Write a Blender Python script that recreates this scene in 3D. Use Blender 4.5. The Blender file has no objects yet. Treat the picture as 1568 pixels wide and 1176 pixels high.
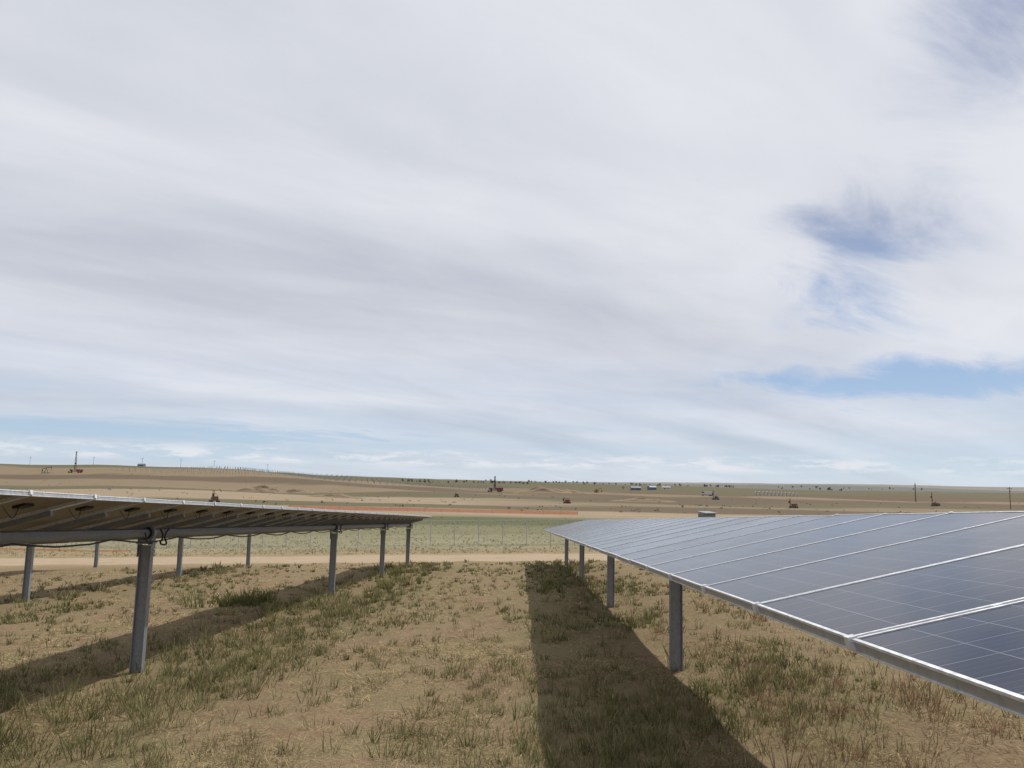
import bpy, math, random
import numpy as np
from mathutils import Vector, Matrix, noise as mnoise
random.seed(7); rng=np.random.default_rng(11)
scene=bpy.context.scene
scene.view_settings.view_transform='Standard'
scene.view_settings.look='None'
scene.view_settings.exposure=0
SL=0.0449           # downhill slope of the site, away from the camera
EYE=1.9

# ------------------------------------------------------------------ terrain
def sst(v,a,b):
    t=np.clip((v-a)/(b-a),0,1); return t*t*(3-2*t)
PY=[-80,-20,0,40,60,70,85,110,150,200,300,450,600,800,1000,1500,2000,4000,6000,12000]
PZ=[3.6,.9,0,-1.796,-2.69,-3.02,-3.22,-3.3,-3.1,-3.3,-4.0,-3.7,-3.0,-1.6,-.2,4.5,8,18,24,40]
def H(x,y):
    x=np.asarray(x,float); y=np.asarray(y,float)
    z=np.interp(y,PY,PZ)
    z=z+.03*np.clip(x,-30,30)*(1-sst(y,70,150))
    r=x/np.maximum(y,1.0)
    near=1-sst(y,40,70)
    z=z+near*(.018*np.sin(x*1.9+.7*np.sin(y*.8))+.016*np.sin(y*1.35+x*.6)+.012*np.sin(x*4.3+y*2.1))
    z=z+13.5*sst(-r,.02,.42)*sst(y,330,900)
    z=z+24*sst(r,.02,.45)*sst(y,1400,4500)
    w=sst(y,140,330)
    z=z+w*(.7*np.sin(x/47+1.3)*np.sin(y/53)+.6*np.sin(x/21+y/37)+.9*np.sin(x/150+y/210+.5))
    wf=sst(y,900,2500)
    z=z+wf*(2.2*np.sin(x/420+.4)+1.6*np.sin(x/190+y/900))
    return z
def Hs(x,y): return float(H(x,y))

# ------------------------------------------------------------------ node helper
def new_mat(name):
    m=bpy.data.materials.new(name); m.use_nodes=True
    nt=m.node_tree; nt.nodes.clear()
    out=nt.nodes.new('ShaderNodeOutputMaterial')
    b=nt.nodes.new('ShaderNodeBsdfPrincipled')
    nt.links.new(b.outputs[0],out.inputs[0])
    return m,nt,b,out
class N:
    def __init__(s,nt): s.nt=nt
    def setin(s,sock,v):
        if v is None: return
        if isinstance(v,bpy.types.NodeSocket): s.nt.links.new(v,sock)
        else: sock.default_value=v
    def m(s,op,a,b=None,c=None,clamp=False):
        n=s.nt.nodes.new('ShaderNodeMath'); n.operation=op; n.use_clamp=clamp
        s.setin(n.inputs[0],a); s.setin(n.inputs[1],b); s.setin(n.inputs[2],c)
        return n.outputs[0]
    def mr(s,v,a,b,c=0.0,d=1.0,smooth=False):
        n=s.nt.nodes.new('ShaderNodeMapRange')
        if smooth: n.interpolation_type='SMOOTHSTEP'
        s.setin(n.inputs[0],v); s.setin(n.inputs[1],a); s.setin(n.inputs[2],b); s.setin(n.inputs[3],c); s.setin(n.inputs[4],d)
        return n.outputs[0]
    def noise(s,vec,scale,detail=4,rough=.55,dist=0.0):
        n=s.nt.nodes.new('ShaderNodeTexNoise'); s.setin(n.inputs['Vector'],vec)
        n.inputs['Scale'].default_value=scale; n.inputs['Detail'].default_value=detail
        n.inputs['Roughness'].default_value=rough; n.inputs['Distortion'].default_value=dist
        return n.outputs['Fac']
    def comb(s,x,y,z=0.0):
        n=s.nt.nodes.new('ShaderNodeCombineXYZ')
        s.setin(n.inputs[0],x); s.setin(n.inputs[1],y); s.setin(n.inputs[2],z); return n.outputs[0]
    def sep(s,v):
        n=s.nt.nodes.new('ShaderNodeSeparateXYZ'); s.setin(n.inputs[0],v); return n.outputs
    def mix(s,f,a,b,mode='MIX'):
        n=s.nt.nodes.new('ShaderNodeMix'); n.data_type='RGBA'; n.blend_type=mode
        s.setin(n.inputs[0],f)
        for sock,v in ((n.inputs[6],a),(n.inputs[7],b)):
            if isinstance(v,tuple): sock.default_value=(v[0],v[1],v[2],1)
            else: s.nt.links.new(v,sock)
        return n.outputs[2]
    def ramp(s,f,els,interp='LINEAR'):
        n=s.nt.nodes.new('ShaderNodeValToRGB'); r=n.color_ramp; r.interpolation=interp
        while len(r.elements)>1: r.elements.remove(r.elements[-1])
        r.elements[0].position=els[0][0]; r.elements[0].color=(*els[0][1],1)
        for p,c in els[1:]:
            e=r.elements.new(p); e.color=(*c,1)
        s.setin(n.inputs[0],f); return n.outputs[0]

def simple(name,col,rough=.6,metal=0.0,var=.15,scale=6.0,spec=.4):
    m,nt,b,out=new_mat(name); k=N(nt)
    tc=nt.nodes.new('ShaderNodeTexCoord').outputs['Object']
    f=k.noise(tc,scale,4)
    f=k.mr(f,.3,.7)
    c=k.mix(f,tuple(x*(1-var) for x in col),tuple(min(1,x*(1+var)) for x in col))
    nt.links.new(c,b.inputs['Base Color'])
    b.inputs['Roughness'].default_value=rough; b.inputs['Metallic'].default_value=metal
    b.inputs['Specular IOR Level'].default_value=spec
    return m

# ------------------------------------------------------------------ materials
def ground_material():
    m,nt,b,out=new_mat('prairie_ground_mat'); k=N(nt)
    pos=nt.nodes.new('ShaderNodeNewGeometry').outputs['Position']
    x,y,z=k.sep(pos)
    flat=k.comb(x,y,0.0)
    # --- far bands
    w1=k.noise(k.comb(k.m('MULTIPLY',x,.006),k.m('MULTIPLY',y,.003)),1.0,2)
    w2=k.noise(k.comb(k.m('MULTIPLY',x,.04),k.m('MULTIPLY',y,.02)),1.0,3)
    amp=k.mr(y,60.0,200.0,.02,.36)
    wob=k.m('ADD',k.m('SUBTRACT',w1,.5),k.m('MULTIPLY',k.m('SUBTRACT',w2,.5),.35))
    yy=k.m('MULTIPLY',y,k.m('ADD',1.0,k.m('MULTIPLY',amp,wob)))
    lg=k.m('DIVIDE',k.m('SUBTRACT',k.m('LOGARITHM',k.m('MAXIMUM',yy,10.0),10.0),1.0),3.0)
    P=lambda v:(math.log10(v)-1)/3
    tan=(.225,.168,.108); lt=(.32,.245,.165); br=(.115,.082,.056); ol=(.11,.10,.056); gr=(.09,.105,.045); pg=(.255,.235,.14)
    road=(.37,.285,.20); dry=(.28,.215,.125)
    haze_col=(.14,.155,.155); haze_far_col=(.19,.205,.225)  # aerial haze painted into the ground colour by distance
    def bands(L):
        els=[]
        for i,(a,c) in enumerate(L):
            if i>0: els.append((P(a)-.004,L[i-1][1]))
            els.append((P(a),c))
        return els
    A=bands([(30,dry),(58,pg),(84,(.20,.19,.10)),(104,gr),(128,lt),(160,ol),(195,lt),(290,ol),(370,tan),(480,br),(600,tan),(760,ol),(1700,haze_col),(4500,haze_far_col)])
    B=bands([(30,dry),(58,pg),(84,(.20,.185,.10)),(98,gr),(128,lt),(165,br),(215,tan),(260,ol),(310,br),(520,tan),(620,br),(800,ol),(1500,haze_col),(2600,(.25,.225,.21)),(4500,haze_far_col)])  # the pinkish far stop is painted haze as well
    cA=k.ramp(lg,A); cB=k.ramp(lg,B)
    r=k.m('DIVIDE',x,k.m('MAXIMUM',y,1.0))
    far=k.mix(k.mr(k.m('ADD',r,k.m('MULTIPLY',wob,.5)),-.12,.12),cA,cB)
    mt=k.noise(k.comb(k.m('MULTIPLY',x,.05),k.m('MULTIPLY',y,.12)),1.0,5,.65)
    far=k.mix(k.mr(mt,.3,.7,0,.5),far,(.125,.10,.063),'MIX')
    far=k.mix(k.mr(k.noise(flat,1.6,3,.7),.4,.75,0,.45),far,k.mix(.5,far,(.10,.095,.055)))
    # dirt road
    rw=k.noise(k.comb(k.m('MULTIPLY',x,.12),k.m('MULTIPLY',y,.3)),1.0,2)
    ry=k.m('ADD',y,k.m('MULTIPLY',k.m('SUBTRACT',rw,.5),2.2))
    rm=k.m('MULTIPLY',k.mr(ry,38.6,39.8,smooth=True),k.mr(ry,46.5,48.2,1,0,smooth=True))
    rut=k.mr(k.m('ABSOLUTE',k.m('SUBTRACT',k.m('PINGPONG',k.m('SUBTRACT',ry,39.0),2.1),1.0)),.0,.7,.0,.3)
    n1=k.noise(flat,.55,4,.6,.3)
    n2=k.noise(flat,3.2,5,.7)
    n3=k.noise(flat,22.0,4,.75)
    roadc=k.mix(rut,road,(.27,.21,.14))
    roadc=k.mix(k.mr(n2,.45,.7,0,.5),roadc,(.24,.19,.115))
    # --- near ground
    n4=k.noise(k.comb(k.m('MULTIPLY',x,60.0),k.m('MULTIPLY',y,14.0)),1.0,2,.7,1.5)
    n5=k.noise(k.comb(k.m('MULTIPLY',x,14.0),k.m('MULTIPLY',y,60.0)),1.0,2,.7,1.5)
    soil=k.mix(k.mr(n2,.35,.65),(.185,.125,.075),(.285,.205,.125))
    soil=k.mix(k.mr(n3,.35,.7,0,.75),soil,(.12,.083,.05))
    straw=k.m('MAXIMUM',k.mr(n4,.56,.66),k.mr(n5,.57,.67))
    strawa=k.m('MULTIPLY',straw,k.mr(n1,.36,.6,.1,.9))
    c=k.mix(strawa,soil,(.40,.325,.18))
    def ga(c0,s):
        q=k.m('DIVIDE',k.m('SUBTRACT',x,c0),s)
        return k.m('EXPONENT',k.m('MULTIPLY',k.m('MULTIPLY',q,q),-1.0))
    strips=k.m('ADD',k.m('ADD',ga(-4.0,1.2),ga(.8,.9)),k.m('MULTIPLY',k.m('ADD',ga(-11.8,1.4),ga(2.8,.9)),.7))
    gm=k.m('ADD',k.m('ADD',k.mr(n1,.42,.64,0,.55),k.m('MULTIPLY',strips,.30)),k.mr(n2,.4,.7,-.12,.28))
    gcol=k.mix(k.mr(n3,.35,.65),(.08,.078,.033),(.195,.178,.088))
    c=k.mix(k.m('MULTIPLY',gm,.8,clamp=True),c,gcol)
    nearm=k.mr(ry,35.0,41.0,1,0)
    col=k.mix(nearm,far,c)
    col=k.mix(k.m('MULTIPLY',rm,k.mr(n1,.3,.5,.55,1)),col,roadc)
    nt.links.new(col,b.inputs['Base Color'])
    b.inputs['Roughness'].default_value=1; b.inputs['Specular IOR Level'].default_value=.08
    bp=nt.nodes.new('ShaderNodeBump'); bp.inputs['Distance'].default_value=.05
    hh=k.m('ADD',k.m('MULTIPLY',n3,.5),n2)
    nt.links.new(hh,bp.inputs['Height'])
    nt.links.new(k.mr(y,20.0,60.0,1.0,.15),bp.inputs['Strength'])
    nt.links.new(bp.outputs[0],b.inputs['Normal'])
    return m

def glass_material():
    m,nt,b,out=new_mat('solar_glass'); k=N(nt)
    uv=nt.nodes.new('ShaderNodeUVMap'); uv.uv_map='UVMap'
    u,v,_=k.sep(uv.outputs[0])
    cu=k.m('MULTIPLY',u,6.0); cv=k.m('MULTIPLY',v,12.0)
    du=k.m('ABSOLUTE',k.m('SUBTRACT',k.m('FRACT',cu),.5))
    dv=k.m('ABSOLUTE',k.m('SUBTRACT',k.m('FRACT',cv),.5))
    line=k.m('MAXIMUM',k.m('GREATER_THAN',du,.490),k.m('GREATER_THAN',dv,.490))
    bus=k.m('GREATER_THAN',k.m('ABSOLUTE',k.m('SUBTRACT',k.m('FRACT',k.m('MULTIPLY',cu,4.0)),.5)),.472)
    wn=nt.nodes.new('ShaderNodeTexWhiteNoise'); wn.noise_dimensions='3D'
    nt.links.new(k.comb(k.m('FLOOR',cu),k.m('FLOOR',cv),0.0),wn.inputs['Vector'])
    cell=k.mix(wn.outputs['Value'],(.003,.0045,.014),(.006,.008,.024))
    c=k.mix(k.m('MULTIPLY',bus,.16),cell,(.28,.29,.36))
    c=k.mix(k.m('MULTIPLY',line,.42),c,(.36,.37,.44))
    tc=nt.nodes.new('ShaderNodeNewGeometry').outputs['Position']
    dust=k.noise(tc,1.5,4,.65)
    c=k.mix(k.mr(dust,.35,.7,.0,.025),c,(.36,.33,.30))
    nt.links.new(c,b.inputs['Base Color'])
    nt.links.new(k.mr(dust,.3,.7,.09,.17),b.inputs['Roughness'])
    b.inputs['IOR'].default_value=1.29
    b.inputs['Specular IOR Level'].default_value=.5
    return m
def backsheet_material():
    m,nt,b,out=new_mat('solar_backsheet'); k=N(nt)
    uv=nt.nodes.new('ShaderNodeUVMap'); uv.uv_map='UVMap'
    u,v,_=k.sep(uv.outputs[0])
    du=k.m('ABSOLUTE',k.m('SUBTRACT',k.m('FRACT',k.m('MULTIPLY',u,6.0)),.5))
    dv=k.m('ABSOLUTE',k.m('SUBTRACT',k.m('FRACT',k.m('MULTIPLY',v,12.0)),.5))
    line=k.m('MAXIMUM',k.m('GREATER_THAN',du,.47),k.m('GREATER_THAN',dv,.47))
    wn=nt.nodes.new('ShaderNodeTexNoise'); wn.inputs['Scale'].default_value=.9
    nt.links.new(nt.nodes.new('ShaderNodeNewGeometry').outputs['Position'],wn.inputs['Vector'])
    c=k.mix(k.mr(wn.outputs['Fac'],.35,.65),(.19,.165,.13),(.36,.31,.25))
    c=k.mix(k.m('MULTIPLY',line,.3),c,(.50,.47,.42))
    nt.links.new(c,b.inputs['Base Color']); b.inputs['Roughness'].default_value=.55
    return m
def galv(name,base,metal,rough):
    m,nt,b,out=new_mat(name); k=N(nt)
    pos=nt.nodes.new('ShaderNodeNewGeometry').outputs['Position']
    x,y,z=k.sep(pos)
    v=nt.nodes.new('ShaderNodeTexVoronoi'); v.inputs['Scale'].default_value=38; nt.links.new(pos,v.inputs['Vector'])
    g=k.sep(v.outputs['Color'])[0]
    st=k.noise(k.comb(k.m('MULTIPLY',x,30.0),k.m('MULTIPLY',y,30.0),k.m('MULTIPLY',z,1.5)),1.0,3)
    f=k.m('ADD',k.m('MULTIPLY',g,.35),k.m('MULTIPLY',st,.65))
    c=k.mix(f,tuple(a*.7 for a in base),tuple(a*1.25 for a in base))
    nt.links.new(c,b.inputs['Base Color']); b.inputs['Metallic'].default_value=metal
    nt.links.new(k.mr(st,.3,.7,rough-.08,rough+.12),b.inputs['Roughness'])
    return m
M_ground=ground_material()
M_glass=glass_material(); M_back=backsheet_material()
M_galv=galv('galvanised_steel',(.28,.29,.31),.45,.45)
M_fpost=galv('fence_steel',(.42,.42,.41),.1,.6)
M_alu=galv('anodised_aluminium',(.64,.65,.67),.4,.38)
M_side=galv('aluminium_extrusion',(.34,.35,.36),.5,.4)
M_black=simple('black_plastic',(.018,.018,.018),.5)
M_grey=simple('grey_enamel',(.15,.155,.16),.5)
M_wood=simple('weathered_pole_wood',(.10,.075,.055),.9,var=.3)
M_white=simple('white_paint',(.50,.50,.48),.5)
M_blue=simple('blue_sheet_metal',(.10,.14,.20),.5)
M_red=simple('red_machine_paint',(.20,.045,.035),.5)
M_yel=simple('ochre_machine_paint',(.30,.17,.06),.5)
M_brown=simple('rusty_machine_paint',(.15,.08,.05),.6,var=.3)
M_dark=simple('dark_steel',(.04,.04,.042),.5)
M_win=simple('cab_window',(.03,.04,.05),.1)
def mesh_net(name,col,scale,frac):
    m,nt,b,out=new_mat(name); k=N(nt)
    pos=nt.nodes.new('ShaderNodeNewGeometry').outputs['Position']
    x,y,z=k.sep(pos)
    a=k.m('FRACT',k.m('MULTIPLY',k.m('ADD',x,z),scale)); c=k.m('FRACT',k.m('MULTIPLY',k.m('SUBTRACT',x,z),scale))
    s=k.m('MAXIMUM',k.m('LESS_THAN',a,frac),k.m('LESS_THAN',c,frac))
    b.inputs['Base Color'].default_value=(*col,1); b.inputs['Roughness'].default_value=.6
    tr=nt.nodes.new('ShaderNodeBsdfTransparent'); mx=nt.nodes.new('ShaderNodeMixShader')
    nt.links.new(s,mx.inputs[0]); nt.links.new(tr.outputs[0],mx.inputs[1]); nt.links.new(b.outputs[0],mx.inputs[2])
    nt.links.new(mx.outputs[0],out.inputs[0]); return m
M_chain=mesh_net('chain_link_mesh',(.42,.42,.41),12.0,.07)
M_orange=mesh_net('orange_netting',(.75,.22,.10),18.0,.42)

# ------------------------------------------------------------------ mesh builder
class MB:
    def __init__(s): s.v=[]; s.f=[]; s.mi=[]; s.uv=[]; s.mats=[]
    def mat(s,m):
        if m not in s.mats: s.mats.append(m)
        return s.mats.index(m)
    def face(s,idx,mi,uv=None):
        s.f.append(idx); s.mi.append(mi); s.uv.append(uv)
    def quad(s,pts,m,uv=None):
        n=len(s.v); s.v+= [tuple(p) for p in pts]; s.face(tuple(range(n,n+len(pts))),s.mat(m),uv)
    def obox(s,o,ax,ay,az,c,d,m):
        mi=s.mat(m); n=len(s.v)
        for sz in (-.5,.5):
            for sy in (-.5,.5):
                for sx in (-.5,.5):
                    p=o+ax*(c[0]+sx*d[0])+ay*(c[1]+sy*d[1])+az*(c[2]+sz*d[2]); s.v.append(tuple(p))
        for q in ((0,2,3,1),(4,5,7,6),(0,1,5,4),(2,6,7,3),(0,4,6,2),(1,3,7,5)):
            s.face(tuple(n+i for i in q),mi)
    def box(s,c,d,m,rz=0.0,rx=0.0):
        R=Matrix.Rotation(rz,3,'Z')@Matrix.Rotation(rx,3,'X')
        s.obox(Vector(c),R@Vector((1,0,0)),R@Vector((0,1,0)),R@Vector((0,0,1)),(0,0,0),d,m)
    def cyl(s,a,b,r0,m,r1=None,n=10,cap=True):
        a=Vector(a); b=Vector(b); r1=r0 if r1 is None else r1
        d=(b-a).normalized(); t=Vector((1,0,0)) if abs(d.x)<.8 else Vector((0,1,0))
        u=d.cross(t).normalized(); w=d.cross(u); k=len(s.v); mi=s.mat(m)
        for i in range(n):
            q=2*math.pi*i/n; e=u*math.cos(q)+w*math.sin(q)
            s.v.append(tuple(a+e*r0)); s.v.append(tuple(b+e*r1))
        for i in range(n):
            j=(i+1)%n; s.face((k+2*i,k+2*j,k+2*j+1,k+2*i+1),mi)
        if cap:
            s.face(tuple(k+2*i for i in range(n))[::-1],mi); s.face(tuple(k+2*i+1 for i in range(n)),mi)
    def path(s,pts,r,m,n=5):
        for a,b in zip(pts[:-1],pts[1:]): s.cyl(a,b,r,m,n=n,cap=False)
    def make(s,name,loc=(0,0,0),rz=0,uv=False,smooth=False):
        me=bpy.data.meshes.new(name); me.from_pydata(s.v,[],s.f)
        for m in s.mats: me.materials.append(m)
        me.polygons.foreach_set('material_index',s.mi)
        if uv:
            l=me.uv_layers.new(name='UVMap'); arr=[]
            for f,u in zip(s.f,s.uv):
                if u is None: arr+= [0.0,0.0]*len(f)
                else:
                    for q in u: arr+= [q[0],q[1]]
            l.data.foreach_set('uv',arr)
        me.update()
        o=bpy.data.objects.new(name,me); scene.collection.objects.link(o)
        o.location=loc; o.rotation_euler=(0,0,rz)
        return o

# ------------------------------------------------------------------ terrain mesh
def make_ground():
    nx,ny=340,420
    tx=np.linspace(-1,1,nx); xs=3.2*np.sinh(8.8*tx)
    t0=-.43; ty=np.linspace(t0,1,ny); ys=3.2*np.sinh(8.8*ty)+8
    X,Y=np.meshgrid(xs,ys); Z=H(X,Y)
    v=np.stack([X,Y,Z],-1).reshape(-1,3)
    i=np.arange(nx-1); j=np.arange(ny-1); I,J=np.meshgrid(i,j); a=(J*nx+I).ravel()
    f=np.stack([a,a+1,a+nx+1,a+nx],-1)
    me=bpy.data.meshes.new('ground'); me.vertices.add(len(v)); me.vertices.foreach_set('co',v.ravel())
    me.loops.add(f.size); me.loops.foreach_set('vertex_index',f.ravel())
    me.polygons.add(len(f)); me.polygons.foreach_set('loop_start',np.arange(0,f.size,4)); 
    me.update(calc_edges=True); me.validate()
    me.polygons.foreach_set('use_smooth',[True]*len(me.polygons))
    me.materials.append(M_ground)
    o=bpy.data.objects.new('ground',me); scene.collection.objects.link(o)
make_ground()

# ------------------------------------------------------------------ solar tracker rows
AL=math.atan(SL); W=2.0; PITCH=1.012; ZC=1.795
EY=Vector((0,math.cos(AL),-math.sin(AL)))
Zu=Vector((0,0,1)); Xu=Vector((1,0,0)); Yu=Vector((0,1,0))
def solar_row(X,posts,tilt=13.4,y0=-5.6,y1=37.0):
    TH=math.radians(tilt); EC=Vector((math.cos(TH),0,math.sin(TH))); EN=EC.cross(EY)
    b=MB(); n=int((y1-y0)/PITCH); fw=.013; fh=.042; hw=.498
    for i in range(n):
        yc=y1-(i+.5)*PITCH
        jit=random.uniform(-.003,.003)
        ty=random.uniform(-.003,.003)
        o=Vector((X,yc,ZC-SL*yc))+EN*jit
        EYm=(EY+EN*ty).normalized(); ENm=EC.cross(EYm)
        for s in (-1,1):
            b.obox(o,EC,EYm,ENm,(0,s*(hw-fw/2),-fh/2),(W,fw,fh),M_alu)
            b.obox(o,EC,EYm,ENm,(s*(W/2-fw/2),0,-.004),(fw,2*hw-2*fw-.001,.008),M_alu)
            b.obox(o,EC,EYm,ENm,(s*(W/2-fw/2-.002),0,-.008-(fh-.012)/2),(fw-.004,2*hw-2*fw-.001,fh-.012),M_side)
            b.obox(o,EC,EYm,ENm,(s*(W/2-.012),0,-fh+.002),(.024,2*hw-2*fw-.002,.004),M_alu)
        a=W/2-fw; c=hw-fw
        P=lambda q,r,h:o+EC*q+EYm*r+ENm*h
        b.quad([P(-a,-c,-.003),P(a,-c,-.003),P(a,c,-.003),P(-a,c,-.003)],M_glass,[(0,0),(0,1),(1,1),(1,0)])
        b.quad([P(-a,-c,-.0095),P(-a,c,-.0095),P(a,c,-.0095),P(a,-c,-.0095)],M_back,[(0,0),(1,0),(1,1),(0,1)])
        # junction box and its leads
        b.obox(o,EC,EY,EN,(.62,0,-.022),(.11,.15,.024),M_black)
        pts=[P(.62,-.07+.14*t/6-.36*(t/6),-.03-.10*math.sin(math.pi*t/6)) for t in range(7)]
        b.path(pts,.004,M_black,4)
        # mounting rail at joint + clamps
        oj=o+EY*(PITCH/2)
        b.obox(oj,EC,EY,EN,(0,0,-fh-.028),(1.15,.05,.050),M_galv)
        for q in (-.52,.52):
            b.obox(oj,EC,EY,EN,(q,0,-.0185),(.03,.008,.040),M_alu)
        for q in (-1,1):   # end tie clips
            b.obox(oj,EC,EY,EN,(q*(W/2-.004),0,-.014),(.030,.036,.038),M_alu)
    L=n*PITCH
    tn=-fh-.052-.068
    a=Vector((X,y1+.12,ZC-SL*(y1+.12)))+EN*tn; c=Vector((X,y1-L-.1,ZC-SL*(y1-L-.1)))+EN*tn
    b.cyl(c,a,.066,M_galv,n=8)
    s=y1-L
    while s<y1-1:
        pts=[]
        for t in range(9):
            yy=s+t/8*1.9; p=Vector((X+.075,yy,ZC-SL*yy))+EN*(tn-.06-.05*math.sin(math.pi*t/8)-random.uniform(0,.008)); pts.append(p)
        b.path(pts,.011,M_black,5); s+=1.9
    for py in posts:
        base=Hs(X,py); c0=Vector((X,py,ZC-SL*py))+EN*tn
        top=c0.z-.16
        h=top-(base-.4); zc=(top+base-.4)/2; tw=.15; fl=.09; th=.009
        lean=random.uniform(-.006,.006)
        ax=Vector((1,0,0)); 
        O=Vector((c0.x,py,zc)); up=Vector((lean,random.uniform(-.006,.006),1)).normalized()
        b.obox(O,ax,Yu,up,(-tw/2,0,0),(th,fl,h),M_galv); b.obox(O,ax,Yu,up,(tw/2,0,0),(th,fl,h),M_galv)
        b.obox(O,ax,Yu,up,(0,0,0),(tw-th-.001,.008,h),M_galv)
        for s_ in (-1,1):
            b.obox(Vector((c0.x,py,top)),Xu,Yu,Zu,(s_*.09,0,-.03),(.010,.12,.24),M_galv)
            for zz in (-.11,-.05): b.cyl((c0.x+s_*.096,py,top+zz),(c0.x+s_*.110,py,top+zz),.014,M_alu,n=6)
        b.obox(Vector((c0.x,py,top)),Xu,Yu,Zu,(0,0,.03),(.22,.13,.02),M_galv)
        b.cyl(c0-EY*.035,c0+EY*.035,.118,M_galv,n=20)
        b.cyl(c0-EY*.055,c0+EY*.055,.088,M_black,n=16)
        pts=[Vector((X+.16+.03*math.sin(q*1.3),py+.12+.26*t,c0.z+.05-.22*math.sin(math.pi*t))) for q,t in [(i,i/10) for i in range(11)]]
        b.path(pts,.012,M_black,6)
        pts=[Vector((X+.13,py-.25+.3*t,c0.z+.02-.16*math.sin(math.pi*t))) for t in [i/8 for i in range(9)]]
        b.path(pts,.010,M_black,6)
    return b.make('solar_panel_row',uv=True)
solar_row(-5.04,[2.4,10.8,21.7,29.5,36.2],15.4)
solar_row(2.01,[2.4,10.7,18.3,26.8,35.6])
solar_row(-12.3,[3.5,12,20.2,29.2,36.6])
solar_row(-19.3,[4,12.5,21,29.5,36.8])
solar_row(9.0,[2.4,10.7,18.8,27,35.8])

# ------------------------------------------------------------------ grass
def blades_object(name,specs,mat):
    base,tip,wd,col=specs
    n=len(base)
    ang=rng.uniform(0,2*np.pi,n); side=np.stack([np.cos(ang),np.sin(ang),np.zeros(n)],-1)
    side*= (wd/2)[:,None]
    sag=np.zeros((n,3)); sag[:,2]=np.linalg.norm(tip,axis=1)*rng.uniform(.02,.2,n)
    v=np.empty((n,5,3))
    v[:,0]=base-side; v[:,1]=base+side
    mid=base+tip*.55+sag
    v[:,2]=mid+side*.8; v[:,3]=mid-side*.8; v[:,4]=base+tip
    V=v.reshape(-1,3); k=np.arange(n)*5
    q=np.stack([k,k+1,k+2,k+3],-1); t=np.stack([k+3,k+2,k+4],-1)
    loops=np.concatenate([q,t],1).ravel()
    ls=np.stack([np.arange(n)*7,np.arange(n)*7+4],-1).ravel()
    me=bpy.data.meshes.new(name); me.vertices.add(len(V)); me.vertices.foreach_set('co',V.ravel())
    me.loops.add(len(loops)); me.loops.foreach_set('vertex_index',loops)
    me.polygons.add(len(ls)); me.polygons.foreach_set('loop_start',ls)
    me.update(calc_edges=True)
    ca=me.color_attributes.new('Col','FLOAT_COLOR','POINT')
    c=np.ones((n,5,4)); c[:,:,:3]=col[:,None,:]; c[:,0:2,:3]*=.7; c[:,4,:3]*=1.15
    ca.data.foreach_set('color',c.ravel())
    me.materials.append(mat)
    o=bpy.data.objects.new(name,me); scene.collection.objects.link(o); return o
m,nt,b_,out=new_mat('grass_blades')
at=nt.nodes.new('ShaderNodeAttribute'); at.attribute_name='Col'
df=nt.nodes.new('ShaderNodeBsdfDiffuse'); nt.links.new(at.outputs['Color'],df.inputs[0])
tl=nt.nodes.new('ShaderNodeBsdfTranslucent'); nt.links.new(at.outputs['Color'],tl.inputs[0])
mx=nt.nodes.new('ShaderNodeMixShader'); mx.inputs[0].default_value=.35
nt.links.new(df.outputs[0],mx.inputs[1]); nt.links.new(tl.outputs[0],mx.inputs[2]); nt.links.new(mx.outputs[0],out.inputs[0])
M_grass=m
def green_fn(x,y):
    g=mnoise.fractal(Vector((x*.45,y*.28,3.1)),1,2,3)*.6
    g+=.36*math.exp(-((x+4.0)/1.2)**2)+.24*math.exp(-((x-.8)/1.0)**2)+.26*math.exp(-((x+11.8)/1.4)**2)+.16*math.exp(-((x-3)/1)**2)
    return g+.01
B,T,WD,C=[],[],[],[]
def clump(x,y,kind,r,sc=1.0,nb=None):
    z=Hs(x,y)
    wmin=.0009*r
    if kind=='green':
        nb=nb or random.randint(6,12); hgt=random.uniform(.06,.15)*sc; sp=.07*sc
        base=(.16,.158,.066); sd=.3
    elif kind=='sage':
        nb=nb or random.randint(6,12); hgt=random.uniform(.05,.13)*sc; sp=.07*sc
        base=(.26,.228,.122); sd=.28
    elif kind=='straw':
        nb=nb or random.randint(6,11); hgt=.03; sp=.16*sc
        base=(.41,.325,.185); sd=.28
    else:
        nb=nb or random.randint(6,10); hgt=random.uniform(.06,.15)*sc; sp=.07*sc
        base=(.26,.16,.10); sd=.25
    cv=random.uniform(1-sd,1+sd)
    for _ in range(nb):
        a=random.uniform(0,6.283); rr=random.uniform(0,1)*sp*1.2
        bx=x+math.cos(a)*rr; by=y+math.sin(a)*rr
        a2=a+random.uniform(-.9,.9)
        if kind=='straw':
            l=random.uniform(.05,.17)*sc; e=random.uniform(-.02,.15)
            tip=(math.cos(a2)*l,math.sin(a2)*l,l*e+.004); zz=z+random.uniform(.002,.015)
        else:
            l=hgt*random.uniform(.5,1.3); o=random.uniform(.1,.9)*l
            tip=(math.cos(a2)*o,math.sin(a2)*o,l); zz=z-.005
        c2=cv*random.uniform(.75,1.25)
        B.append((bx,by,zz)); T.append(tip); WD.append(max(random.uniform(.003,.006),wmin)); C.append((base[0]*c2,base[1]*c2,base[2]*c2))
NC=34000
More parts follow.
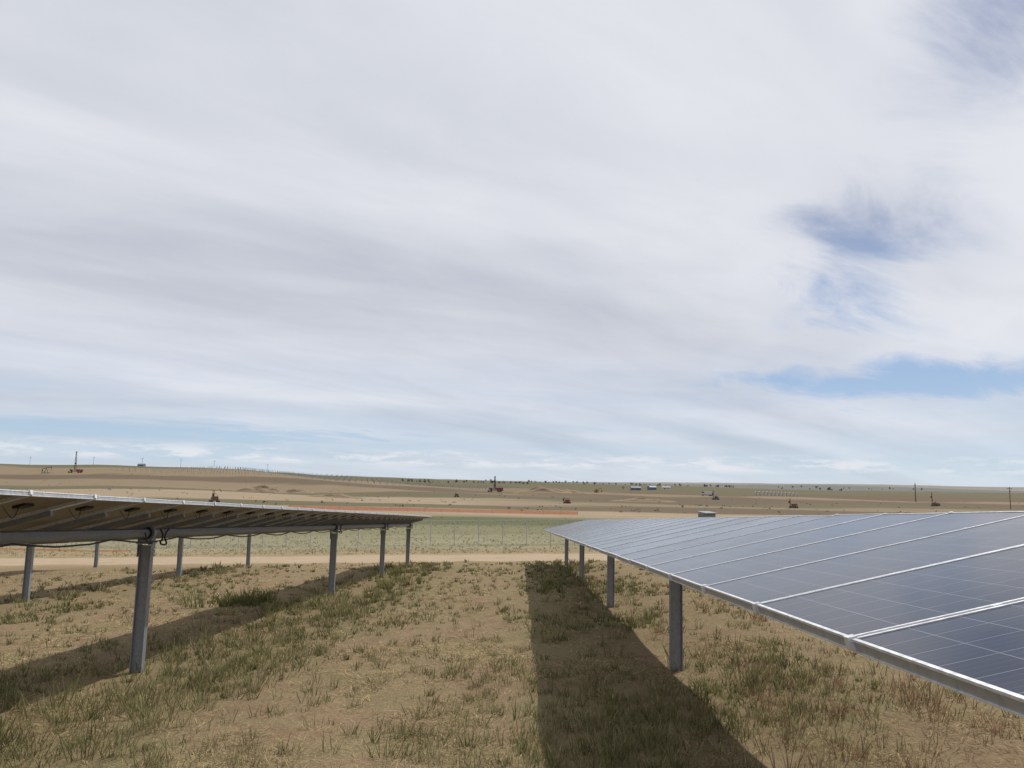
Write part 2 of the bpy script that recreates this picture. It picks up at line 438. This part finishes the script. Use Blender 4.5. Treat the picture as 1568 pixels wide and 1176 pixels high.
for i in range(NC):
    r=2.0*math.exp(random.random()**.75*math.log(39/2.0)); az=random.uniform(-.80,.75)
    x=r*math.sin(az); y=r*math.cos(az)
    if y>38.5: continue
    dens=mnoise.fractal(Vector((x*.8,y*.5,9.7)),1,2,4)
    g=green_fn(x,y)+random.gauss(0,.15)
    if dens<-.02 and g<.38 and random.random()<.82: continue
    if g>.34: kd='green' if random.random()<.6 else 'sage'
    elif g>.10: kd=random.choice(['sage','straw','green','sage','straw'])
    else: kd='straw' if random.random()<.82 else 'sage'
    if x>2.2 and random.random()<.08: kd='red'
    clump(x,y,kd,r,sc=random.uniform(.6,1.3))
for i in range(480):
    xx=random.choice([-4.7,-4.2,-3.8,-3.4,-5.2,-11.9,-12.4,1.0,1.9,2.3]); x=xx+random.gauss(0,.4); y=random.uniform(3,37)
    clump(x,y,random.choice(['green','sage','sage']),math.hypot(x,y),sc=random.uniform(1.2,2.2),nb=22)
for i in range(34):
    x=-6.6+random.gauss(0,.45); y=19.4+random.gauss(0,.6)
    clump(x,y,'green',20,sc=random.uniform(1.6,3.4),nb=24)
for i in range(60):
    x=-4.9+random.gauss(0,.8); y=random.uniform(5.5,10)
    clump(x,y,random.choice(['green','sage']),9,sc=random.uniform(1.3,2.6),nb=20)
for i in range(60):
    x=3.5+random.gauss(0,.8); y=random.uniform(5,10)
    clump(x,y,random.choice(['red','red','sage']),8,sc=random.uniform(1.2,2.2),nb=20)
for i in range(8000):
    y=49*math.exp(random.random()*math.log(125/49)); x=random.uniform(-.75,.6)*y
    g=mnoise.noise(Vector((x*.06,y*.09,2)))
    kd='green' if g>.25 and random.random()<.5 else 'sage'
    clump(x,y,kd,y*.5,sc=random.uniform(.8,1.5),nb=4)
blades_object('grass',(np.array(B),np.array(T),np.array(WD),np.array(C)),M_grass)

# ------------------------------------------------------------------ fences
def fence(name,y,x0,x1,step,h,net,post,pr,rails,slope=0.0):
    b=MB(); x=x0; pts=[]
    while x<=x1:
        yy=y+slope*(x-x0)
        z=Hs(x,yy); pts.append(Vector((x,yy,z))); 
        hh=h+random.uniform(-.02,.02)
        b.cyl((x,yy,z-.2),(x+random.uniform(-.02,.02),yy,z+hh),pr,post,n=6); x+=step
    for p,q in zip(pts[:-1],pts[1:]):
        for rr in rails: b.cyl(p+Zu*rr,q+Zu*rr,.016,post,n=4,cap=False)
        dd=Yu*.05
        hs_=random.uniform(-.06,.04) if not rails else 0
        b.quad([p+Zu*.04-dd,q+Zu*.04-dd,q+Zu*(h+hs_)-dd,p+Zu*h-dd],net)
    return b.make(name)
fence('chain_link_fence',64,-85,80,1.9,2.0,M_chain,M_fpost,.036,(.06,1.95))
fence('orange_safety_netting',142,-41,12,3.0,.62,M_orange,M_dark,.03,(),0)
fence('orange_safety_netting',57,-60,-26,2.5,.16,M_orange,M_dark,.02,())

# ------------------------------------------------------------------ machines & distant things
def pile_driver(x,y,rz,body,mast=3.6,s=1.0):
    b=MB()
    for sd in (-1,1):
        b.box((sd*.85,0,.35),(.38,2.0,.45),M_dark)
        for e in (-1,1): b.cyl((sd*.66,e*1.0,.35),(sd*1.04,e*1.0,.35),.30,M_dark,n=12)
        for q in (-.5,0,.5): b.cyl((sd*.64,q,.2),(sd*1.06,q,.2),.13,body,n=8)
    b.box((0,0,.68),(1.5,2.3,.22),body)
    b.box((0,-.55,1.15),(1.3,1.1,.72),body); b.box((0,-.55,1.54),(1.1,.9,.07),M_dark)
    b.cyl((.4,-.8,1.5),(.4,-.8,2.0),.05,M_dark,n=8)
    b.box((-.45,.35,1.15),(.5,.5,.6),M_win)
    for sx in (-.16,.16): b.box((sx,1.25,mast/2+.3),(.09,.16,mast),body)
    n=int(mast/.45)
    for i in range(n): b.box((0,1.25,.5+i*.45),(.22,.06,.06),body,rx=0)
    b.box((0,1.55,mast*.72),(.42,.4,.85),M_dark); b.box((0,1.3,mast+.37),(.5,.3,.12),M_dark)
    b.cyl((0,.1,.8),(0,1.2,mast*.6),.06,M_dark,n=8)
    o=b.make('pile_driver',(x,y,Hs(x,y)),rz); o.scale=(s,s,s); return o
def excavator(x,y,rz,body,s=1.0):
    b=MB()
    for sd in (-1,1):
        b.box((sd*1.1,0,.45),(.55,2.8,.7),M_dark)
        for e in (-1,1): b.cyl((sd*1.1-.27,e*1.4,.45),(sd*1.1+.27,e*1.4,.45),.35,M_dark,n=12)
    b.cyl((0,0,.8),(0,0,1.05),.7,M_dark,n=14)
    b.box((0,-.4,1.5),(2.4,3.0,.85),body); b.box((0,-1.6,1.6),(2.38,.7,1.1),body)
    b.box((-.75,.7,2.0),(.9,1.3,1.5),M_win); b.box((-.75,.7,2.8),(1.0,1.4,.1),body)
    def arm(p,q,w):
        p=Vector(p);q=Vector(q);d=(q-p); L=d.length; d.normalize(); u=Vector((1,0,0)); v=u.cross(d)
        b.obox((p+q)/2,u,d,v,(0,0,0),(.32,L,w),body)
    arm((.3,.9,1.6),(.3,3.0,4.0),.5); arm((.3,2.9,4.0),(.3,5.0,3.7),.42); arm((.3,5.0,3.8),(.3,5.5,1.6),.32)
    b.box((.3,5.3,1.2),(.9,.8,.7),M_dark,rx=.5); b.cyl((.3,1.2,2.2),(.3,3.0,3.7),.09,M_alu,n=8)
    o=b.make('excavator',(x,y,Hs(x,y)),rz); o.scale=(s,s,s); return o
def drilling_rig(x,y,h,s=1.0):
    b=MB()
    w0,w1=1.2,.5; z0=1.5
    for i in range(9):
        t0,t1=i/9,(i+1)/9; a=w0+(w1-w0)*t0; c=w0+(w1-w0)*t1; za=z0+(h-z0)*t0; zb=z0+(h-z0)*t1
        cs=[(-1,-1),(1,-1),(1,1),(-1,1)]
        for j,(p,q) in enumerate(cs):
            b.cyl((p*a/2,q*a/2,za),(p*c/2,q*c/2,zb),.11,M_dark,n=5,cap=False)
            p2,q2=cs[(j+1)%4]; b.cyl((p*a/2,q*a/2,za),(p2*c/2,q2*c/2,zb),.06,M_dark,n=4,cap=False)
    b.box((0,0,h+.2),(.9,.9,.5),M_dark); b.box((0,0,h*.45),(.7,.7,1.2),M_red)
    b.box((0,0,1.1),(5,3,.5),M_red); b.box((2.4,0,2.0),(2.6,2.2,1.3),M_red); b.box((-2.6,0,1.9),(1.8,2,1.1),M_dark)
    for q in (-4,-2.4,2.4,4): 
        b.cyl((q,-1.3,.5),(q,1.3,.5),.5,M_dark,n=12)
    b.box((4.4,0,1.4),(2.0,2.2,1.5),M_red); b.box((4.9,0,2.3),(1.0,2.0,.7),M_win)
    return b.make('drilling_rig',(x,y,Hs(x,y)),.3)
def pumpjack(x,y,rz):
    b=MB()
    b.box((0,0,.3),(6,1.6,.5),M_grey)
    for s_ in (-1,1):
        b.cyl((-.9,s_*.6,.5),(.2,s_*.12,3.9),.12,M_dark,n=6); b.cyl((1.3,s_*.6,.5),(.2,s_*.12,3.9),.12,M_dark,n=6)
    b.cyl((-2.8,0,3.3),(3.2,0,4.6),.2,M_dark,n=6); b.box((3.3,0,4.3),(.5,.4,1.7),M_red)
    b.cyl((3.5,0,.2),(3.5,0,3.6),.05,M_dark,n=5); b.box((-2.3,0,1.8),(.8,.7,1.3),M_dark); b.cyl((-2.5,0,1.6),(-2.6,0,3.3),.08,M_dark,n=5)
    return b.make('pumpjack',(x,y,Hs(x,y)),rz)
def utility_pole(x,y,h,rz=0.2):
    b=MB(); b.cyl((0,0,-.5),(0,0,h),.17,M_wood,r1=.11,n=8)
    b.box((0,0,h-.7),(2.6,.12,.14),M_wood)
    for q in (-1.2,-.6,.6,1.2): b.cyl((q,0,h-.63),(q,0,h-.35),.06,M_grey,n=6)
    b.cyl((.25,.1,h-2.1),(.25,.1,h-1.3),.2,M_grey,n=8)
    return b.make('utility_pole',(x,y,Hs(x,y)),rz)
drilling_rig(-336,600,15.5)
pumpjack(-352,590,.4)
drilling_rig(-17,520,9.5)
def lattice_mast(x,y,h):
    b=MB()
    for j in range(3):
        a=j*2.094; c=a+2.094
        p=Vector((math.cos(a)*.35,math.sin(a)*.35,0)); q=Vector((math.cos(c)*.35,math.sin(c)*.35,0))
        b.cyl(p,p+Zu*h,.09,M_dark,n=5)
        k=0
        while k<h-.8: b.cyl(p+Zu*k,q+Zu*(k+.8),.04,M_dark,n=4,cap=False); k+=.8
    b.box((0,0,.1),(1.4,1.4,.3),M_grey); b.cyl((0,0,h),(0,0,h+1.5),.05,M_dark,n=5)
    return b.make('lattice_mast',(x,y,Hs(x,y)))
lattice_mast(268,550,12.5)
utility_pole(196,325,9.6)
pile_driver(199,390,.5,M_brown,6.0); pile_driver(203.5,396,1.5,M_red,2.6,.8)
pile_driver(13.5,235,1.2,M_red,2.0,.75)
pile_driver(86,255,.9,M_brown,2.9,.9)
pile_driver(94,390,2,M_grey,3.6,1.1)
pile_driver(-63,165,.6,M_brown,2.5,.85)
pile_driver(-24,300,.4,M_brown,1.8,.7)
excavator(60,640,-1.0,M_yel,.9)
for px_,yy in ((35,980),(134,960),(210,940),(270,960),(322,1000),(405,1050)):
    utility_pole((px_-797)/1221*.99*yy,yy,10.5)
# storage tanks, container, sheds
def tank(x,y,r,h):
    b=MB(); b.cyl((0,0,0),(0,0,h),r,M_white,n=20); b.cyl((0,0,h),(0,0,h+r*.25),r,M_white,r1=.15,n=20)
    b.cyl((0,-r-.1,0),(0,-r-.1,h+.8),.06,M_grey,n=5); b.cyl((.5,-r-.1,0),(.5,-r-.1,h+.8),.06,M_grey,n=5)
    for i in range(int(h/.5)): b.box((.25,-r-.1,.3+i*.5),(.5,.05,.05),M_grey)
    return b.make('storage_tank',(x,y,Hs(x,y)))
for i in range(12): tank(186+i*3.3,640+i*1.0,.75,3.2)
def shed(name,x,y,w,d,h,wall,roof,rz=0):
    b=MB(); b.box((0,0,h/2),(w,d,h),wall)
    o=.3; rh=h+d*.22
    b.quad([(-w/2-o,-d/2-o,h),(w/2+o,-d/2-o,h),(w/2+o,0,rh),(-w/2-o,0,rh)],roof)
    b.quad([(-w/2-o,0,rh),(w/2+o,0,rh),(w/2+o,d/2+o,h),(-w/2-o,d/2+o,h)],roof)
    for s_ in (-1,1): b.quad([(s_*w/2,-d/2,h),(s_*w/2,d/2,h),(s_*w/2,0,rh-.05)],wall)
    b.box((-w*.2,-d/2-.03,h*.4),(w*.2,.06,h*.8),M_grey)
    for q in (.1,.3): b.box((w*q,-d/2-.03,h*.6),(w*.1,.06,h*.25),M_win)
    return b.make(name,(x,y,Hs(x,y)),rz)
shed('metal_shed',128,900,11,8,2.6,M_blue,M_grey); shed('metal_shed',147,905,8,7,2.8,M_blue,M_blue,.3)
shed('metal_shed',176,980,10,8,2.6,M_white,M_grey)
shed('metal_shed',-448,940,7,6,2.2,M_grey,M_blue)
def truck(x,y,rz):
    b=MB(); b.box((0,0,.9),(2.4,8,.3),M_dark); b.box((0,-.9,2.26),(2.4,6,2.4),M_white)
    b.box((0,3.2,1.66),(2.3,1.9,1.2),M_white); b.box((0,3.0,2.65),(2.2,1.5,.8),M_win)
    for sd in (-1,1):
        for q in (-3,-1.9,3): b.cyl((sd*.85,q,.5),(sd*1.2,q,.5),.5,M_dark,n=14)
    return b.make('box_truck',(x,y,Hs(x,y)),rz)
truck(136,590,1.4)
# electrical cabinet standing past the end of the rows
b=MB(); b.box((0,0,1.15),(1.5,.9,1.85),M_grey); b.box((0,-.47,1.15),(.68,.03,1.7),M_grey); b.box((0,0,.1),(1.9,1.3,.25),M_grey)
b.box((0,-.05,2.20),(1.7,1.2,.07),M_grey,rx=.12); b.cyl((.28,-.5,1.2),(.28,-.5,1.5),.02,M_dark,n=5)
for q in (.5,.6,.7): b.box((0,-.49,2.3-q),(.5,.02,.03),M_dark)
b.make('electrical_cabinet',(18.4,80,Hs(18.4,80)),.6)
# distant bare piles of the array under construction
b=MB()
for row in range(14):
    yy=640+row*16
    for i in range(60):
        x=-330+i*5.2+row*2
        if random.random()<.12: continue
        z=Hs(x,yy); b.box((x,yy,z+1.1),(.22,.22,2.6),M_galv)
b.make('distant_steel_piles')
# dirt heaps
M_dirt=simple('loose_dirt',(.22,.16,.10),1,var=.25,scale=1.5)
def heap(x,y,w,d,h):
    n=28; v=[];f=[]
    for j in range(n):
        for i in range(n):
            u=(i/(n-1))*2-1; t=(j/(n-1))*2-1; q=max(0,1-(u*u+t*t))
            nz=mnoise.noise(Vector((x+u*3,y+t*3,1)))
            px=x+u*w/2; py=y+t*d/2
            v.append((px,py,Hs(px,py)-.1+h*q**1.3*(1+.6*nz)))
    for j in range(n-1):
        for i in range(n-1): a=j*n+i; f.append((a,a+1,a+n+1,a+n))
    me=bpy.data.meshes.new('dirt_heap'); me.from_pydata(v,[],f); me.materials.append(M_dirt)
    o=bpy.data.objects.new('dirt_heap',me); scene.collection.objects.link(o)
heap(-112,345,26,10,2.4); heap(-98,350,18,9,1.7); heap(14,480,40,14,3.0); heap(30,500,30,12,2.4); heap(50,330,30,8,1.4); heap(-60,260,22,7,1.2)
# distant tree line / shelter belts
leaf=simple('distant_foliage',(.05,.062,.045),.95,var=.4,scale=.2)
b=MB()
def tuft(x,y,h):
    z=Hs(x,y)
    b.cyl((x,y,z-.2),(x,y,z+h*.5),.2,M_wood,r1=.1,n=5,cap=False)
    for _ in range(26):
        a=random.uniform(0,6.28); e=random.uniform(-.9,1); rr=h*.42*math.sqrt(max(0,1-e*e))*random.uniform(.4,1.1)
        c=Vector((x+math.cos(a)*rr,y+math.sin(a)*rr,z+h*.62+e*h*.36)); s_=h*random.uniform(.08,.17)
        p=[c+Vector((random.gauss(0,1),random.gauss(0,1),random.gauss(0,1)))*s_ for _ in range(4)]
        b.quad(p[:3],leaf); b.quad([p[1],p[2],p[3]],leaf)
for cx,cy,n,sp in ((-140,1150,16,40),(-60,1300,26,60),(60,1500,24,110),(180,1400,18,80),(330,1500,20,120),(480,1300,10,60),(650,1700,20,160),(130,960,6,22)):
    for _ in range(n):
        tuft(cx+random.gauss(0,sp*.6),cy+random.gauss(0,15),random.uniform(2,5))
b.make('distant_tree_line')
# scattered sagebrush out in the fields
b=MB()
for _ in range(420):
    y=150*math.exp(random.random()*math.log(5)); x=random.uniform(-.7,.7)*y; z=Hs(x,y); h=random.uniform(.2,.6)
    for _ in range(7):
        c=Vector((x+random.gauss(0,h*.5),y+random.gauss(0,h*.5),z+random.uniform(.1,h*.8)))
        p=[c+Vector((random.gauss(0,1),random.gauss(0,1),random.gauss(0,.7)))*h*.35 for _ in range(3)]
        b.quad(p,leaf)
b.make('sagebrush')

# ------------------------------------------------------------------ light
tosun=Vector((.93,1.2,1.7)).normalized()
sun=bpy.data.lights.new('sun','SUN'); sun.energy=4.2; sun.angle=math.radians(.6); sun.color=(1,.96,.89)
so=bpy.data.objects.new('sun',sun); scene.collection.objects.link(so)
so.rotation_euler=(-tosun).to_track_quat('-Z','Y').to_euler()
w=bpy.data.worlds.new('World'); scene.world=w; w.use_nodes=True
nt=w.node_tree; nt.nodes.clear(); k=N(nt)
out=nt.nodes.new('ShaderNodeOutputWorld'); bg=nt.nodes.new('ShaderNodeBackground'); bg.inputs[1].default_value=.1
nt.links.new(bg.outputs[0],out.inputs[0])
sky=nt.nodes.new('ShaderNodeTexSky'); sky.sky_type='NISHITA'; sky.sun_disc=False
sky.sun_elevation=math.asin(tosun.z); sky.sun_rotation=math.atan2(tosun.x,tosun.y); sky.altitude=1500; sky.air_density=1.0; sky.dust_density=.6
d=nt.nodes.new('ShaderNodeTexCoord').outputs['Generated']
dx,dy,dz=k.sep(d)
D=57.2958
az=k.m('MULTIPLY',k.m('ARCTAN2',dx,dy),D); el=k.m('MULTIPLY',k.m('ARCSINE',dz),D)
den=k.m('ADD',k.m('MAXIMUM',dz,0.0),.13)
px=k.m('DIVIDE',dx,den); py=k.m('DIVIDE',dy,den)
ph=math.radians(52)
al=k.m('ADD',k.m('MULTIPLY',px,math.sin(ph)),k.m('MULTIPLY',py,math.cos(ph)))
ac=k.m('SUBTRACT',k.m('MULTIPLY',px,math.cos(ph)),k.m('MULTIPLY',py,math.sin(ph)))
vec=k.comb(k.m('MULTIPLY',al,.34),k.m('MULTIPLY',ac,1.0),5.3)
n1=k.noise(vec,1.0,4,.5,.7)
vec2=k.comb(k.m('MULTIPLY',al,1.0),k.m('MULTIPLY',ac,2.0),7.7)
n2=k.noise(vec2,1.6,6,.62,.5)
vec3=k.comb(k.m('MULTIPLY',az,.035),k.m('MULTIPLY',el,.30),1.0)
n3=k.noise(vec3,1.0,5,.6,.4)
def gauss(a,e,sa,se,tilt=0.0):
    da=k.m('SUBTRACT',az,a); de=k.m('SUBTRACT',k.m('SUBTRACT',el,e),k.m('MULTIPLY',da,tilt))
    qa=k.m('DIVIDE',da,sa); qe=k.m('DIVIDE',de,se)
    return k.m('EXPONENT',k.m('MULTIPLY',k.m('ADD',k.m('MULTIPLY',qa,qa),k.m('MULTIPLY',qe,qe)),-1.0))
h1=k.m('MULTIPLY',gauss(23.0,14.0,6.0,4.8),.56)
h2=k.m('MULTIPLY',gauss(29,7.0,15.0,1.3,-.03),1.12)
h3=k.m('MULTIPLY',gauss(33,29.5,7,5.0),.62)
h4=k.m('MULTIPLY',gauss(24,20,13,10),.28)
h5=k.m('MULTIPLY',gauss(-30,2.9,22,.9),1.0)
h6=k.m('MULTIPLY',gauss(-3,4.6,32,2.2),.36)
hs=k.m('ADD',k.m('ADD',k.m('ADD',h1,h2),k.m('ADD',h3,h4)),k.m('ADD',h5,h6))
nn=k.m('ADD',k.m('MULTIPLY',k.m('SUBTRACT',n2,.5),1.9),k.m('MULTIPLY',k.m('SUBTRACT',n1,.5),.6))
hole=k.mr(k.m('ADD',hs,k.m('MULTIPLY',nn,k.mr(hs,0.0,.5,.15,1.0))),.22,1.1,0,1,True)
hor=k.mr(el,1.0,12.0,.62,0.0,True)
cover=k.m('SUBTRACT',1.0,k.m('MAXIMUM',k.m('MULTIPLY',hole,.92),k.m('MULTIPLY',hor,k.mr(n3,.32,.68,1.25,.35))),clamp=True)
bright=k.m('ADD',k.mr(n1,.30,.62,0,.78),k.m('MULTIPLY',k.mr(n2,.3,.7),.25))
cc=k.mix(bright,(5.2,5.55,6.35),(8.0,8.15,8.65))
bluebase=k.mix(k.mr(el,0.0,10.0),(4.9,6.4,7.8),(2.6,4.1,6.8))
bluebase=k.mix(k.mr(el,10.0,18.0),bluebase,(2.7,3.3,5.0))
blue=k.mix(.85,sky.outputs[0],bluebase)
col=k.mix(cover,blue,cc)
# small cumulus near the horizon
vc=k.comb(k.m('MULTIPLY',az,.25),k.m('MULTIPLY',el,1.3),4.0)
nc=k.noise(vc,1.0,6,.64)
band=k.m('MULTIPLY',k.mr(el,.9,1.5,0,1,True),k.mr(el,1.7,2.6,1,0,True))
cum=k.m('MULTIPLY',k.mr(nc,.48,.60),band)
col=k.mix(k.m('MULTIPLY',cum,.8),col,(8.1,8.3,8.7))
nt.links.new(col,bg.inputs[0])

# ------------------------------------------------------------------ camera
cam=bpy.data.cameras.new('camera'); cam.sensor_width=36; cam.lens=28.03; cam.clip_start=.05; cam.clip_end=40000
co=bpy.data.objects.new('camera',cam); scene.collection.objects.link(co)
co.location=(0,0,EYE)
R=Matrix.Rotation(math.radians(.8),4,'Z')@Matrix.Rotation(math.radians(90+7.19),4,'X')@Matrix.Rotation(.021,4,'Z')
co.rotation_euler=R.to_euler()
scene.camera=co
